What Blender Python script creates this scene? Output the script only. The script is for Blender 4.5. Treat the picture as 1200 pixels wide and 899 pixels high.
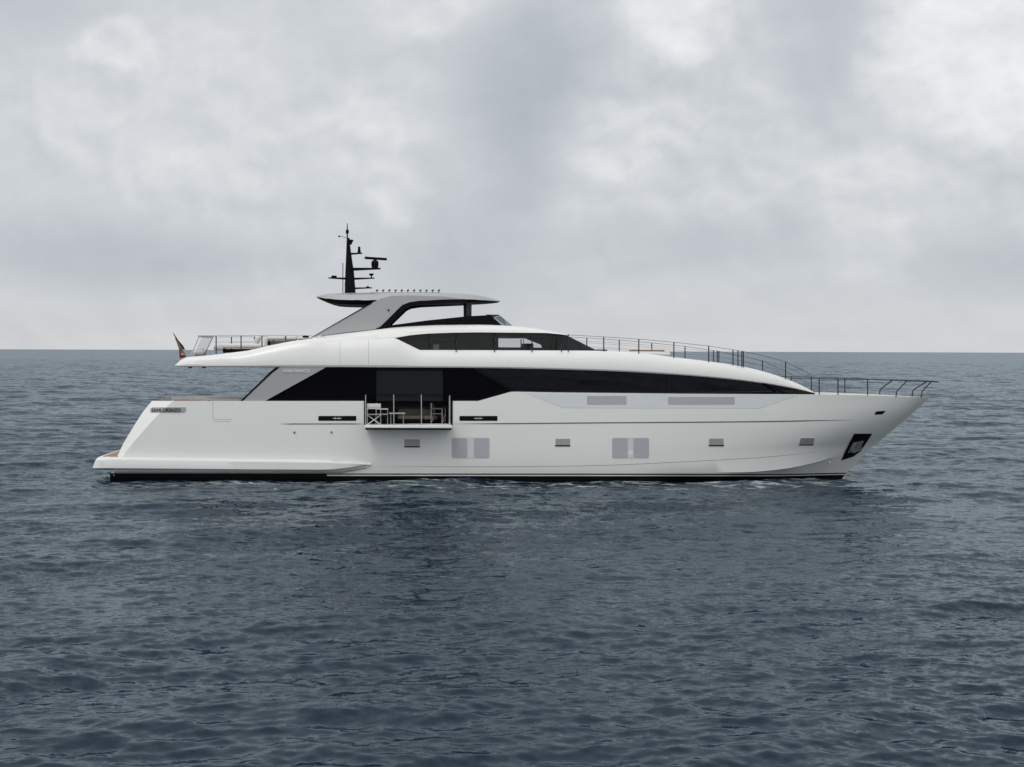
import bpy, bmesh, math, random
import numpy as np
from mathutils import Vector, Matrix
R = math.radians
rng = np.random.default_rng(7); random.seed(7)
SC = bpy.context.scene
for o in list(bpy.data.objects): bpy.data.objects.remove(o)
COL = SC.collection

# ------------------------------------------------------------------ camera
F, CX, CY, ROLL, H, D0 = 2002.0, 480.0, 410.6, 0.0033, 5.66, 75.0   # focal (photo px), axis, roll, eye height, distance to near side
CAMY = -(D0 + 3.8)
cam = bpy.data.cameras.new('camera'); camo = bpy.data.objects.new('camera', cam); COL.objects.link(camo)
cam.sensor_width = 36; cam.lens = F/1200*36
cam.shift_x = (600-CX)/1200; cam.shift_y = -(449.5-CY)/1200
cam.clip_start = 0.5; cam.clip_end = 60000
camo.location = (0, CAMY, H); camo.rotation_euler = (math.pi/2, -ROLL, 0)
SC.camera = camo
SC.view_settings.view_transform = 'Standard'; SC.view_settings.look = 'None'
SC.view_settings.exposure = 0; SC.view_settings.gamma = 1
SC.cycles.max_bounces = 8

# ------------------------------------------------------------------ sky
SUN_EL, SUN_AZ = 48, 205      # compass azimuth clockwise from +Y : behind the camera, a little to the left
W = bpy.data.worlds.new('World'); SC.world = W; W.use_nodes = True
nt = W.node_tree; nt.nodes.clear()

class S:
    """socket wrapper that writes math nodes"""
    def __init__(s, k): s.k = k
    def _b(s, o, op, sw=False):
        n = S.nt.nodes.new('ShaderNodeMath'); n.operation = op
        a, b = (o, s) if sw else (s, o)
        for i, v in enumerate((a, b)):
            if isinstance(v, S): S.nt.links.new(v.k, n.inputs[i])
            elif v is not None: n.inputs[i].default_value = v
        return S(n.outputs[0])
    def __add__(s, o): return s._b(o, 'ADD')
    __radd__ = __add__
    def __sub__(s, o): return s._b(o, 'SUBTRACT')
    def __rsub__(s, o): return s._b(o, 'SUBTRACT', True)
    def __mul__(s, o): return s._b(o, 'MULTIPLY')
    __rmul__ = __mul__
    def __truediv__(s, o): return s._b(o, 'DIVIDE')
    def f(s, op, o=None): return s._b(o, op)
def smooth(v, a, b, lo=0., hi=1.):
    n = S.nt.nodes.new('ShaderNodeMapRange'); n.interpolation_type = 'SMOOTHSTEP'
    S.nt.links.new(v.k, n.inputs[0])
    for i, x in enumerate((a, b, lo, hi)): n.inputs[i+1].default_value = x
    return S(n.outputs[0])
def noise(vec, scale, det=6, rough=.55, dist=0., off=(0,0,0), color=False, lac=2.):
    m = S.nt.nodes.new('ShaderNodeMapping'); S.nt.links.new(vec, m.inputs[0]); m.inputs[1].default_value = off
    n = S.nt.nodes.new('ShaderNodeTexNoise'); S.nt.links.new(m.outputs[0], n.inputs['Vector'])
    n.inputs['Scale'].default_value = scale; n.inputs['Detail'].default_value = det
    n.inputs['Roughness'].default_value = rough; n.inputs['Distortion'].default_value = dist; n.inputs['Lacunarity'].default_value = lac
    return n.outputs['Color'] if color else S(n.outputs['Fac'])
def comb(x, y, z):
    n = S.nt.nodes.new('ShaderNodeCombineXYZ')
    for i, v in enumerate((x, y, z)):
        if isinstance(v, S): S.nt.links.new(v.k, n.inputs[i])
        else: n.inputs[i].default_value = v
    return n.outputs[0]
S.nt = nt
N_ = nt.nodes.new; Lk = nt.links.new
tc = N_('ShaderNodeTexCoord'); sp = N_('ShaderNodeSeparateXYZ'); Lk(tc.outputs['Generated'], sp.inputs[0])
dx, dy, dz = [S(o) for o in sp.outputs]
az = dx.f('ARCTAN2', dy); el = dz.f('ARCSINE')
# cloud space: direction with elevation stretched so that clouds flatten towards the horizon
cv = comb(dx, dy, dz*1.25)
wx = noise(cv, 9, 5, .55, 0, (3.1, 1.7, .3)) - .5
wy = noise(cv, 9, 5, .55, 0, (7.7, 4.2, 5.3)) - .5
fx = noise(cv, 38, 6, .6, 0, (1.3, 9.2, 2.3)) - .5
fy = noise(cv, 38, 6, .6, 0, (5.5, 2.9, 8.3)) - .5
px = az*F + CX + wx*150 + fx*42          # only a convenient unit: 1/2002 rad of azimuth / elevation
py = CY - el*F + wy*110 + fy*40
px2 = az*F + CX + wx*70 + fx*16
py2 = CY - el*F + wy*45 + fy*14
def blob(cx, cy, rx, ry, amp, edge=0., soft=False):
    X, Y = (px2, py2) if soft else (px, py)
    a = (X-cx)*(1/rx); b = (Y-cy)*(1/ry)
    d = (a*a + b*b).f('SQRT')
    return smooth(d, edge, 1.0, amp, 0.)
br = None
for b in [ # cx, cy, rx, ry, amp, inner edge, soft
    (610,120,120,190,-.125,.15,True),(130,300,270,72,-.10,.1,True),(545,300,140,110,-.07,.1,True),
    (860,290,240,60,-.06,.1,True),(1160,315,190,50,-.085,.1,True),(950,70,95,95,-.06,.2,False),(850,160,190,180,.045,.3,False),(250,130,270,170,.04,.2,False),(20,20,200,80,-.07,.1,True),
    (380,80,150,170,-.02,.1,True),(785,8,100,75,.22,.40,False),(1170,70,205,135,.20,.55,False),(500,5,150,60,.10,.1,True),
    (135,60,55,45,.12,.5,False),(430,150,95,80,.075,.2,False),(465,230,48,50,.08,.4,False),(715,160,130,85,.075,.35,False),
    (40,150,150,70,.03,.1,True),(1010,240,90,110,.06,.45,False),(700,215,90,60,.03,.3,False),(230,190,150,60,.03,.1,False),
    (1120,230,160,50,.03,.3,False),(560,420,1700,62,.012,.1,True)]:
    v = blob(*b); br = v if br is None else br + v
n1 = noise(cv, 5, 7, .45, 0, (2.2, .7, 4.4))
bl = (noise(cv, 17, 5, .5, 0, (6.2, 1.7, 2.4))-.5).f('ABSOLUTE')
bl2 = (noise(cv, 17, 5, .5, 0, (6.2-.005, 1.7, 2.4-.010))-.5).f('ABSOLUTE')
n2 = noise(cv, 30, 5, .5, 0, (9.2, 3.7, 1.4))
streak = noise(comb(dx*1.0, dy*1.0, dz*7), 7, 6, .55, .2, (1.2, 2.7, 6.4))
lowm = smooth(el, .012, .055, 1., 0.)
lit = smooth(br, -.06, .10, .25, 1.)
relief = (bl-bl2)*.7*lit + (bl-.08)*(-.12)*lit
cld = (br*.98 + .632 + lowm*.015 + (n1-.5)*.17*(1-lowm*.7) + (n2-.5)*.035*(1-lowm*.8) + relief*(1-lowm*.6) + (streak-.5)*.10*lowm)
# the rest of the overcast dome: brighter overhead, brightest round the hidden sun
ov = smooth(el, .22, 1.1, 0., .10)
sd = Vector((math.sin(R(SUN_AZ))*math.cos(R(SUN_EL)), math.cos(R(SUN_AZ))*math.cos(R(SUN_EL)), math.sin(R(SUN_EL))))
dot = dx*sd.x + dy*sd.y + dz*sd.z
glow = smooth(dot, .1, 1.0, 0., 1.0)
cld = cld + ov + glow*.45
low = smooth(el, -.02, .05, 1., 0.)
top = smooth(cld, .45, .85, 0., 1.)
up = smooth(el, .2, .7, 0., 1.)
cr = cld*(.915 + low*.03 + top*.06); cg = cld*(.985 + low*.0 + top*.005); cb = cld*(1.065 - low*.03 - top*.06)
ccol = comb(cr, cg, cb)
STR = .1
sky = N_('ShaderNodeTexSky'); sky.sky_type = 'NISHITA'; sky.sun_disc = False
sky.sun_elevation = R(SUN_EL); sky.sun_rotation = R(SUN_AZ)
sc_ = N_('ShaderNodeVectorMath'); sc_.operation = 'SCALE'; Lk(ccol, sc_.inputs[0]); sc_.inputs['Scale'].default_value = 1/STR
mx = N_('ShaderNodeMix'); mx.data_type = 'RGBA'; mx.inputs[0].default_value = .97
Lk(sky.outputs[0], mx.inputs[6]); Lk(sc_.outputs[0], mx.inputs[7])
bg = N_('ShaderNodeBackground'); bg.inputs[1].default_value = STR; Lk(mx.outputs[2], bg.inputs[0])
wo = N_('ShaderNodeOutputWorld'); Lk(bg.outputs[0], wo.inputs[0])
sun = bpy.data.lights.new('sun', 'SUN'); sun.energy = 0.62; sun.angle = R(18); sun.color = (1, .97, .93)
so = bpy.data.objects.new('sun', sun); COL.objects.link(so); so.location = (0, 0, 60)
so.rotation_euler = (-sd).to_track_quat('-Z', 'Y').to_euler()

# ------------------------------------------------------------------ materials
def mat(name, col, rough=.4, metal=0., coat=0., ior=1.5, var=0., vscale=3., spec=.5, rvar=0.):
    m = bpy.data.materials.new(name); m.use_nodes = True; t = m.node_tree; b = t.nodes['Principled BSDF']
    b.inputs['Base Color'].default_value = (*col, 1); b.inputs['Roughness'].default_value = rough
    b.inputs['Metallic'].default_value = metal; b.inputs['Coat Weight'].default_value = coat; b.inputs['Coat Roughness'].default_value = .04
    b.inputs['IOR'].default_value = ior; b.inputs['Specular IOR Level'].default_value = spec
    if var or rvar:
        S.nt = t; g = t.nodes.new('ShaderNodeNewGeometry')
        n = noise(g.outputs['Position'], vscale, 5, .6)
        if var:
            k = (n-.5)*(2*var) + 1
            t.links.new(comb(k*col[0], k*col[1], k*col[2]), b.inputs['Base Color'])
        if rvar:
            t.links.new((n*rvar + (rough-rvar*.5)).k, b.inputs['Roughness'])
    return m
M = dict(
    hull=mat('white_gelcoat', (.755,.765,.735), .22, 0, .25, var=.018, vscale=.7, rvar=.12),
    white=mat('white_paint', (.79,.79,.765), .28, 0, .2, var=.012, vscale=.9, rvar=.1),
    grey=mat('grey_metallic_paint', (.40,.40,.405), .36, .2, .3, var=.03, vscale=1.1),
    wing=mat('grey_wing_paint', (.35,.353,.36), .4, .1, .2, var=.04, vscale=1.3),
    frost=mat('frosted_pane', (.40,.415,.44), .5, var=.03, vscale=5),
    frost2=mat('light_frosted_pane', (.60,.62,.63), .5, var=.02, vscale=5),
    inset=mat('pale_grey_paint', (.66,.685,.69), .3, 0, .2, var=.02, vscale=1),
    vent=mat('grey_vent', (.30,.31,.31), .5, var=.08, vscale=30),
    groove=mat('dark_groove', (.09,.095,.1), .5),
    black=mat('black_gloss', (.004,.004,.005), .08, 0, 0, spec=.08),
    soft=mat('black_satin', (.006,.006,.008), .4, var=.2, vscale=6, spec=.06),
    glass=mat('dark_glass', (.005,.005,.006), .03, 0, 0, 1.5, spec=.5),
    anti=mat('black_antifouling', (.006,.006,.007), .55, var=.3, vscale=4, spec=.1),
    teak=mat('teak', (.30,.17,.105), .6, var=.25, vscale=14),
    deck=mat('pale_deck', (.5,.48,.44), .6, var=.06, vscale=8),
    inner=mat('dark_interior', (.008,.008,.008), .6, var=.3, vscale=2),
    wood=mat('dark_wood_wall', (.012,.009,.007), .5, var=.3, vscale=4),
    steel=mat('polished_steel', (.62,.63,.64), .22, 1., rvar=.1),
    rail=mat('dark_rail_metal', (.02,.021,.026), .4, .2),
    cush=mat('white_upholstery', (.66,.65,.62), .8, var=.05, vscale=9),
    canvas=mat('grey_canvas', (.36,.36,.36), .85, var=.08, vscale=25),
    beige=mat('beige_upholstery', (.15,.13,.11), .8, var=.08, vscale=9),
    tan=mat('tan_cushion', (.25,.18,.12), .8, var=.15, vscale=12),
    red=mat('red_bunting', (.17,.018,.02), .8, var=.2, vscale=20),
    navy=mat('navy_bunting', (.015,.017,.04), .8, var=.2, vscale=20),
    gold=mat('varnished_staff', (.33,.25,.12), .4, var=.15, vscale=20),
    ivory=mat('white_bunting', (.6,.57,.5), .8),
    letter=mat('white_lettering', (.8,.8,.8), .4),
    ink=mat('black_lettering', (.02,.02,.022), .35),
    plate=mat('grey_name_plate', (.36,.36,.34), .35, .3, var=.1, vscale=6),
    blind=mat('blue_grey_blind', (.006,.008,.011), .4, 0, 0, spec=.2, var=.12, vscale=2),
)
# windscreen glass you can see through
def tinted(name, tcol, gmix):
    m = bpy.data.materials.new(name); m.use_nodes = True; t = m.node_tree; t.nodes.clear()
    o = t.nodes.new('ShaderNodeOutputMaterial'); a = t.nodes.new('ShaderNodeBsdfTransparent'); g = t.nodes.new('ShaderNodeBsdfGlossy')
    a.inputs[0].default_value = (*tcol, 1); g.inputs['Roughness'].default_value = .03
    mxs = t.nodes.new('ShaderNodeMixShader'); fr = t.nodes.new('ShaderNodeFresnel'); fr.inputs[0].default_value = gmix
    t.links.new(fr.outputs[0], mxs.inputs[0]); t.links.new(a.outputs[0], mxs.inputs[1]); t.links.new(g.outputs[0], mxs.inputs[2])
    t.links.new(mxs.outputs[0], o.inputs[0]); return m
M['tint'] = tinted('tinted_glass', (.80,.82,.83), 1.3)
M['clear'] = tinted('clear_glass', (.86,.88,.88), 1.45)

# ------------------------------------------------------------------ geometry helpers
def P(px, py, y):
    """point of the place that the photograph shows at (px, py), standing at depth y (boat centreline = 0)"""
    d = y - CAMY; u = px-CX; v = py-CY
    return Vector(((u + ROLL*v)*d/F, y, H - (v - ROLL*u)*d/F))
def pchip(xs, ys):
    xs = np.array(xs, float); ys = np.array(ys, float); h = np.diff(xs); dl = np.diff(ys)/h
    m = np.zeros(len(xs)); m[0] = dl[0]; m[-1] = dl[-1]
    for i in range(1, len(xs)-1):
        if dl[i-1]*dl[i] > 0:
            w1 = 2*h[i]+h[i-1]; w2 = h[i]+2*h[i-1]; m[i] = (w1+w2)/(w1/dl[i-1]+w2/dl[i])
    def f(x):
        x = np.clip(x, xs[0], xs[-1]); i = np.clip(np.searchsorted(xs, x, side='right')-1, 0, len(xs)-2)
        t = (x-xs[i])/h[i]
        return (2*t**3-3*t**2+1)*ys[i] + (t**3-2*t**2+t)*h[i]*m[i] + (-2*t**3+3*t**2)*ys[i+1] + (t**3-t**2)*h[i]*m[i+1]
    return f
def link(name, bm, m, parent=None, smooth_ang=28, bevel=0):
    if bevel:
        es = [e for e in bm.edges if len(e.link_faces) == 2 and e.calc_face_angle(0) > .5]
        bmesh.ops.bevel(bm, geom=es, offset=bevel, segments=2, affect='EDGES', profile=.5, clamp_overlap=True)
    bmesh.ops.recalc_face_normals(bm, faces=bm.faces)
    for f_ in bm.faces: f_.smooth = True
    a = R(smooth_ang)
    for e in bm.edges:
        if len(e.link_faces) == 2 and e.calc_face_angle(0) > a: e.smooth = False
    me = bpy.data.meshes.new(name); bm.to_mesh(me); bm.free()
    for mm in (m if isinstance(m, list) else [m]): me.materials.append(mm)
    o = bpy.data.objects.new(name, me); COL.objects.link(o)
    if parent:
        o.parent = parent
        pl = Vector(parent.location)
        if parent.parent: pl = pl + Vector(parent.parent.location)
        o.location = -pl if parent.get('_abs') or True else pl
    return o
def ylip(bm):
    """mirrored copy of a bmesh in the boat's centre plane"""
    b2 = bm.copy()
    for v in b2.verts: v.co.y = -v.co.y
    return b2
def both(name, bm, m, parent=None, **k):
    b2 = ylip(bm); a = link(name, bm, m, parent, **k); b = link(name, b2, m, parent, **k); return a, b
def grid(bm, rows, mi=0, skip=None, mats=None):
    vs = [[bm.verts.new(p) for p in r] for r in rows]
    for i in range(len(rows)-1):
        for j in range(len(rows[0])-1):
            if skip and skip(i, j): continue
            q = [vs[i][j], vs[i][j+1], vs[i+1][j+1], vs[i+1][j]]
            q2 = []
            for v in q:
                if not any((v.co-w.co).length < 1e-5 for w in q2): q2.append(v)
            if len(q2) > 2:
                f_ = bm.faces.new(q2); f_.material_index = mats[i] if mats else mi
    return vs
def tubeb(bm, pts, r, n=8, taper=None):
    pts = [Vector(p) for p in pts]; rings = []
    for i, p in enumerate(pts):
        t = (pts[min(i+1, len(pts)-1)] - pts[max(i-1, 0)]).normalized()
        u = t.cross(Vector((0, 0, 1)));  u = u.normalized() if u.length > .1 else t.cross(Vector((0, 1, 0))).normalized()
        v = t.cross(u); rr = r if taper is None else r + (taper-r)*i/(len(pts)-1)
        rings.append([bm.verts.new(p + (u*math.cos(2*math.pi*k/n)+v*math.sin(2*math.pi*k/n))*rr) for k in range(n)])
    for a, b in zip(rings, rings[1:]):
        for k in range(n): bm.faces.new((a[k], a[(k+1) % n], b[(k+1) % n], b[k]))
    bm.faces.new(rings[0]); bm.faces.new(rings[-1])
def boxb(bm, c, s, rot=None):
    mt = Matrix.Translation(c) @ (rot.to_4x4() if rot else Matrix.Identity(4)) @ Matrix.Diagonal((*s, 1))
    bmesh.ops.create_cube(bm, size=1, matrix=mt)
def tube(name, pts, r, m, parent, n=8, taper=None):
    bm = bmesh.new(); tubeb(bm, pts, r, n, taper); return link(name, bm, m, parent, 50)
def box(name, c, s, m, parent, bevel=.01, rot=None):
    bm = bmesh.new(); boxb(bm, c, s, rot); return link(name, bm, m, parent, 35, bevel)
def prism(bm, pts, y0, y1):
    """outline (photo px) standing at depth y0..y1"""
    a = [bm.verts.new(P(x, y, y0)) for x, y in pts]
    b = [bm.verts.new(v.co + Vector((0, y1-y0, 0))) for v in a]
    bm.faces.new(a); bm.faces.new(b[::-1])
    for i in range(len(a)): bm.faces.new((a[i], a[(i+1) % len(a)], b[(i+1) % len(a)], b[i]))
def panel(name, pts, hb, th, m, parent, mirror=True, bevel=.006):
    bm = bmesh.new(); prism(bm, pts, -hb, -hb+th)
    return both(name, bm, m, parent, bevel=bevel) if mirror else link(name, bm, m, parent, bevel=bevel)
def strip(name, top, bot, hbf, off, th, m, parent, mirror=True, nrow=3, step=6., bevel=0, link_it=True):
    """sheet of thickness th lying `off` outside the surface hbf(px,py), between two outlines"""
    tx, ty = zip(*top); bx_, by = zip(*bot); x0 = max(tx[0], bx_[0]); x1 = min(tx[-1], bx_[-1])
    xs = set(x for x in tx+bx_ if x0 <= x <= x1); n = max(1, int((x1-x0)/step))
    xs |= set(x0 + (x1-x0)*i/n for i in range(n+1)); xs = sorted(xs); xs = [x for i, x in enumerate(xs) if i == 0 or x-xs[i-1] > 1e-3]
    bm = bmesh.new(); out = []; inn = []
    for k in range(nrow+1):
        s = k/nrow; ro = []; ri = []
        for x in xs:
            y = np.interp(x, tx, ty)*(1-s) + np.interp(x, bx_, by)*s; hb = float(hbf(x, y))
            p = P(x, y, -(hb+off)); ro.append(p); ri.append(p + Vector((0, th, 0)))
        out.append(ro); inn.append(ri)
    vo = grid(bm, out); vi = grid(bm, inn)
    def rim(a, b):
        for i in range(len(a)-1):
            try: bm.faces.new((a[i], a[i+1], b[i+1], b[i]))
            except ValueError: pass
    rim(vo[0], vi[0]); rim(vo[-1], vi[-1]); rim([r[0] for r in vo], [r[0] for r in vi]); rim([r[-1] for r in vo], [r[-1] for r in vi])
    bmesh.ops.remove_doubles(bm, verts=bm.verts, dist=1e-4)
    bad = [f_ for f_ in bm.faces if f_.calc_area() < 1e-9]
    if bad: bmesh.ops.delete(bm, geom=bad, context='FACES_ONLY')
    return both(name, bm, m, parent, bevel=bevel) if mirror else link(name, bm, m, parent, bevel=bevel)
def empty(name, loc=(0,0,0), parent=None):
    o = bpy.data.objects.new(name, None); COL.objects.link(o); o.location = loc; o.empty_display_size = .2
    if parent: o.parent = parent
    return o
def tag(o, label=None, cat=None, group=None, kind=None):
    for k, v in (('label', label), ('category', cat), ('group', group), ('kind', kind)):
        if v: o[k] = v
    return o
def const(v): return lambda x, y: v

# ------------------------------------------------------------------ sea
def build_sea():
    fine = np.linspace(-R(20), R(25), 1150)
    coarse_r = np.linspace(R(25), R(180), 90)[1:]; coarse_l = np.linspace(-R(180), -R(20), 90)[:-1]
    th = np.concatenate([coarse_l, fine, coarse_r])
    r = [1.0]
    while r[-1] < 30000:
        x = r[-1]
        if x < 19: dr = .35
        elif x < 1000: dr = min(.75*x*x/(H*F), .06+.0018*x)
        else: dr = x*.04
        r.append(x+dr)
    r = np.array(r, np.float32); dr = np.gradient(r)
    Rr, T = np.meshgrid(r, th, indexing='ij'); X = (Rr*np.sin(T)).astype(np.float32); Y = (Rr*np.cos(T) + CAMY).astype(np.float32)
    X0, Y0 = X.copy(), Y.copy(); Z = np.zeros_like(X); DX = np.zeros_like(X); DY = np.zeros_like(X)
    dth = np.gradient(th)
    cell = np.maximum(dr[:, None], (Rr*dth[None, :])).astype(np.float32)
    nr = int(np.searchsorted(r, 1050))
    waves = []
    for i in range(120):
        lam = 11.0*(0.30/11.0)**(i/119.0)*rng.uniform(.93, 1.07)
        sp_ = .42 if lam > 3 else .58 if lam > .8 else .9
        d = -math.pi/2 + .35 + rng.normal(0, sp_)
        k = 2*math.pi/lam
        slope = .0175*(1.0 if lam > 1.4 else 1.55)*(.8 if lam > 5 else .75 if lam > 2.2 else .85)
        waves.append((lam, d, k, slope/k, rng.uniform(0, 2*math.pi)))
    Xa, Ya, ca = X0[:nr], Y0[:nr], cell[:nr]
    # slow patches of calmer and rougher water
    gust = 1 + .35*np.sin(Xa*.045+Ya*.021+1.) * np.sin(Ya*.055-Xa*.013+.4) + .2*np.sin(Xa*.13-Ya*.09+2.)*np.sin(Ya*.11+Xa*.05)
    for lam, d, k, a, ph in waves:
        ok = np.clip((lam/ca-2.0)/1.2, 0, 1)
        jmax = int(np.max(np.nonzero(ok.max(axis=1) > 0)[0]))+1 if ok.max() > 0 else 0
        if not jmax: continue
        s = slice(0, jmax)
        arg = k*(Xa[s]*math.cos(d)+Ya[s]*math.sin(d)) + ph
        w = ok[s]*a*(gust[s] if lam < 3 else 1)
        sn, cs = np.sin(arg), np.cos(arg)
        Z[s] += w*cs; DX[s] -= .88*w*math.cos(d)*sn; DY[s] -= .88*w*math.sin(d)*sn
    X = X0+DX; Y = Y0+DY; Z -= .09
    nR, nT = X.shape
    co = np.stack([X, Y, Z], -1).reshape(-1, 3).astype(np.float32)
    i = np.arange(nR-1)[:, None]*nT + np.arange(nT-1)[None, :]
    q = np.stack([i, i+1, i+nT+1, i+nT], -1).reshape(-1, 4).astype(np.int32)
    me = bpy.data.meshes.new('sea'); me.vertices.add(len(co)); me.vertices.foreach_set('co', co.ravel())
    me.loops.add(q.size); me.loops.foreach_set('vertex_index', q.ravel())
    me.polygons.add(len(q)); me.polygons.foreach_set('loop_start', np.arange(0, q.size, 4, dtype=np.int32))
    try: me.polygons.foreach_set('loop_total', np.full(len(q), 4, np.int32))
    except Exception: pass
    me.update(calc_edges=True); me.shade_smooth()
    o = bpy.data.objects.new('sea', me); COL.objects.link(o); tag(o, kind='structure')
    m = bpy.data.materials.new('sea_water'); m.use_nodes = True; t = m.node_tree; S.nt = t
    t.nodes.clear(); out = t.nodes.new('ShaderNodeOutputMaterial')
    bd = t.nodes.new('ShaderNodeBsdfDiffuse'); bg_ = t.nodes.new('ShaderNodeBsdfGlossy'); bg_.inputs['Color'].default_value = (.85, .945, 1, 1)
    fr = t.nodes.new('ShaderNodeFresnel'); fr.inputs[0].default_value = 1.333; ms = t.nodes.new('ShaderNodeMixShader')
    t.links.new((S(fr.outputs[0])*.64).k, ms.inputs[0]); t.links.new(bd.outputs[0], ms.inputs[1]); t.links.new(bg_.outputs[0], ms.inputs[2]); t.links.new(ms.outputs[0], out.inputs[0])
    g = t.nodes.new('ShaderNodeNewGeometry'); sxyz = t.nodes.new('ShaderNodeSeparateXYZ'); t.links.new(g.outputs['Position'], sxyz.inputs[0])
    x, y, z = [S(k) for k in sxyz.outputs]
    pos = comb(x*.8, y, 0.)
    # small ripples as tilt of the surface
    def tilt(scale, amp, det, off, st=.8):
        c = noise(comb(x*st, y, 0.), scale, det, .6, .3, off, color=True)
        s2 = t.nodes.new('ShaderNodeVectorMath'); s2.operation = 'SUBTRACT'; t.links.new(c, s2.inputs[0]); s2.inputs[1].default_value = (.5, .5, .5)
        s3 = t.nodes.new('ShaderNodeVectorMath'); s3.operation = 'MULTIPLY'; t.links.new(s2.outputs[0], s3.inputs[0]); s3.inputs[1].default_value = (amp, amp, 0)
        return s3.outputs[0]
    def vadd(a, c):
        n = t.nodes.new('ShaderNodeVectorMath'); n.operation = 'ADD'; t.links.new(a, n.inputs[0]); t.links.new(c, n.inputs[1]); return n.outputs[0]
    dist = ((x*x) + (y-CAMY)*(y-CAMY)).f('SQRT')
    far = smooth(dist, 30, 160, 0., 1.)
    pt = noise(comb(x*.05, y*.09, 0.), 1., 3, .5, 0, (3, 3, 3))
    tl0 = vadd(tilt(2.2, .50, 5, (0, 0, 0)), tilt(8, .42, 4, (4, 4, 1), .8))
    sg_ = t.nodes.new('ShaderNodeVectorMath'); sg_.operation = 'SCALE'; t.links.new(tl0, sg_.inputs[0]); t.links.new((smooth(pt, .35, .65, .6, 1.25)).k, sg_.inputs['Scale'])
    tl = sg_.outputs[0]
    tf = vadd(tilt(.33, .75, 4, (2, 7, 3), .45), tilt(1.3, .65, 3, (9, 1, 6), .55))
    sf = t.nodes.new('ShaderNodeVectorMath'); sf.operation = 'SCALE'; t.links.new(tf, sf.inputs[0]); t.links.new((far*.75+.12).k, sf.inputs['Scale'])
    al = vadd(vadd(g.outputs['Normal'], tl), sf.outputs[0])
    nn = t.nodes.new('ShaderNodeVectorMath'); nn.operation = 'NORMALIZE'; t.links.new(al, nn.inputs[0])
    [t.links.new(nn.outputs[0], k.inputs['Normal']) for k in (bd, bg_, fr)]
    # aerated water and foam lace: beside the hull and off the bow
    fn = noise(comb(x*.55, y*1.0, 0.), 1.5, 7, .68, .8, (1, 2, 3))
    fn2 = noise(comb(x*.2, y*.5, 0.), 1.0, 3, .5, .5, (5, 2, 3))
    band = smooth(y, -14, -5.0, 0., 1.)*smooth(y, 3.5, 6, 1., 0.)*smooth(x, -15, -8, 0., 1.)*smooth(x, 17, 27, 1., 0.)
    thr = (1-band)*.35 + .555 - fn2*.10
    foam = smooth(fn - thr, -.015, .12, 0., .52)
    crest = smooth(z + (fn-.5)*.12, .30, .44, 0., .12)
    fo = foam.f('MAXIMUM', crest)
    mc = t.nodes.new('ShaderNodeMix'); mc.data_type = 'RGBA'; t.links.new(fo.k, mc.inputs[0])
    mc.inputs[6].default_value = (.006, .0158, .030, 1); mc.inputs[7].default_value = (.55, .62, .62, 1)
    t.links.new(mc.outputs[2], bd.inputs['Color'])
    t.links.new((fo*.5 + far*.10 + .06).k, bg_.inputs['Roughness'])
    me.materials.append(m)
build_sea()

# ------------------------------------------------------------------ the yacht
yacht = tag(empty('motor_yacht', (0, 0, 0)), 'long white motor yacht with black window bands, grey hardtop and dark mast', 'yacht')

STEM = [(466,1090),(480,1074),(491,1062),(499,1054),(515,1033),(526,1019),(537,1009),(547,999),(555,991),(562,986),(578,975)]
def stem(y): return float(np.interp(y, [s[0] for s in STEM], [s[1] for s in STEM]))
EDGE = [(470,178),(479,170),(494,160),(511,150),(524,142),(536,137),(552,130),(580,128)]
FOLD = [(470,203),(480,191),(494,178),(511,162),(524,152),(536,143),(552,134),(580,132)]
def ed(T, y): return float(np.interp(y, [s[0] for s in T], [s[1] for s in T]))
TOPY = [(178,470),(560,470),(562,469.6),(598,459.4),(602,459),(650,460),(800,461.5),(955,462.3),(1000,463),(1040,464),(1070,465.2),(1090,466)]
def row(ys, hbs, y0, sub=0):
    """ys: knots of height, hbs: knots of half beam; y0: height at the stern"""
    e, fo = ed(EDGE, y0), ed(FOLD, y0)
    yend = ys[-1][1]; xe = stem(yend)
    fy = (lambda x, a=[k[0] for k in ys], b=[k[1] for k in ys]: np.interp(x, a, b)) if sub else pchip([k[0] for k in ys[:-1]]+[xe], [k[1] for k in ys])
    fh = pchip([300]+[k[0] for k in hbs]+[xe], [hbs[0][1]]+[k[1] for k in hbs]+[0.])
    h0 = hbs[0][1]
    def hb(x):
        x = np.asarray(x, float)
        return np.where(x < 300, np.interp(x, [e, fo, 300], [h0-.62*(fo-e)/26-.1, h0-.06, h0]), fh(x))
    return dict(e=e, fo=fo, xe=xe, y=fy, hb=hb)
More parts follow.
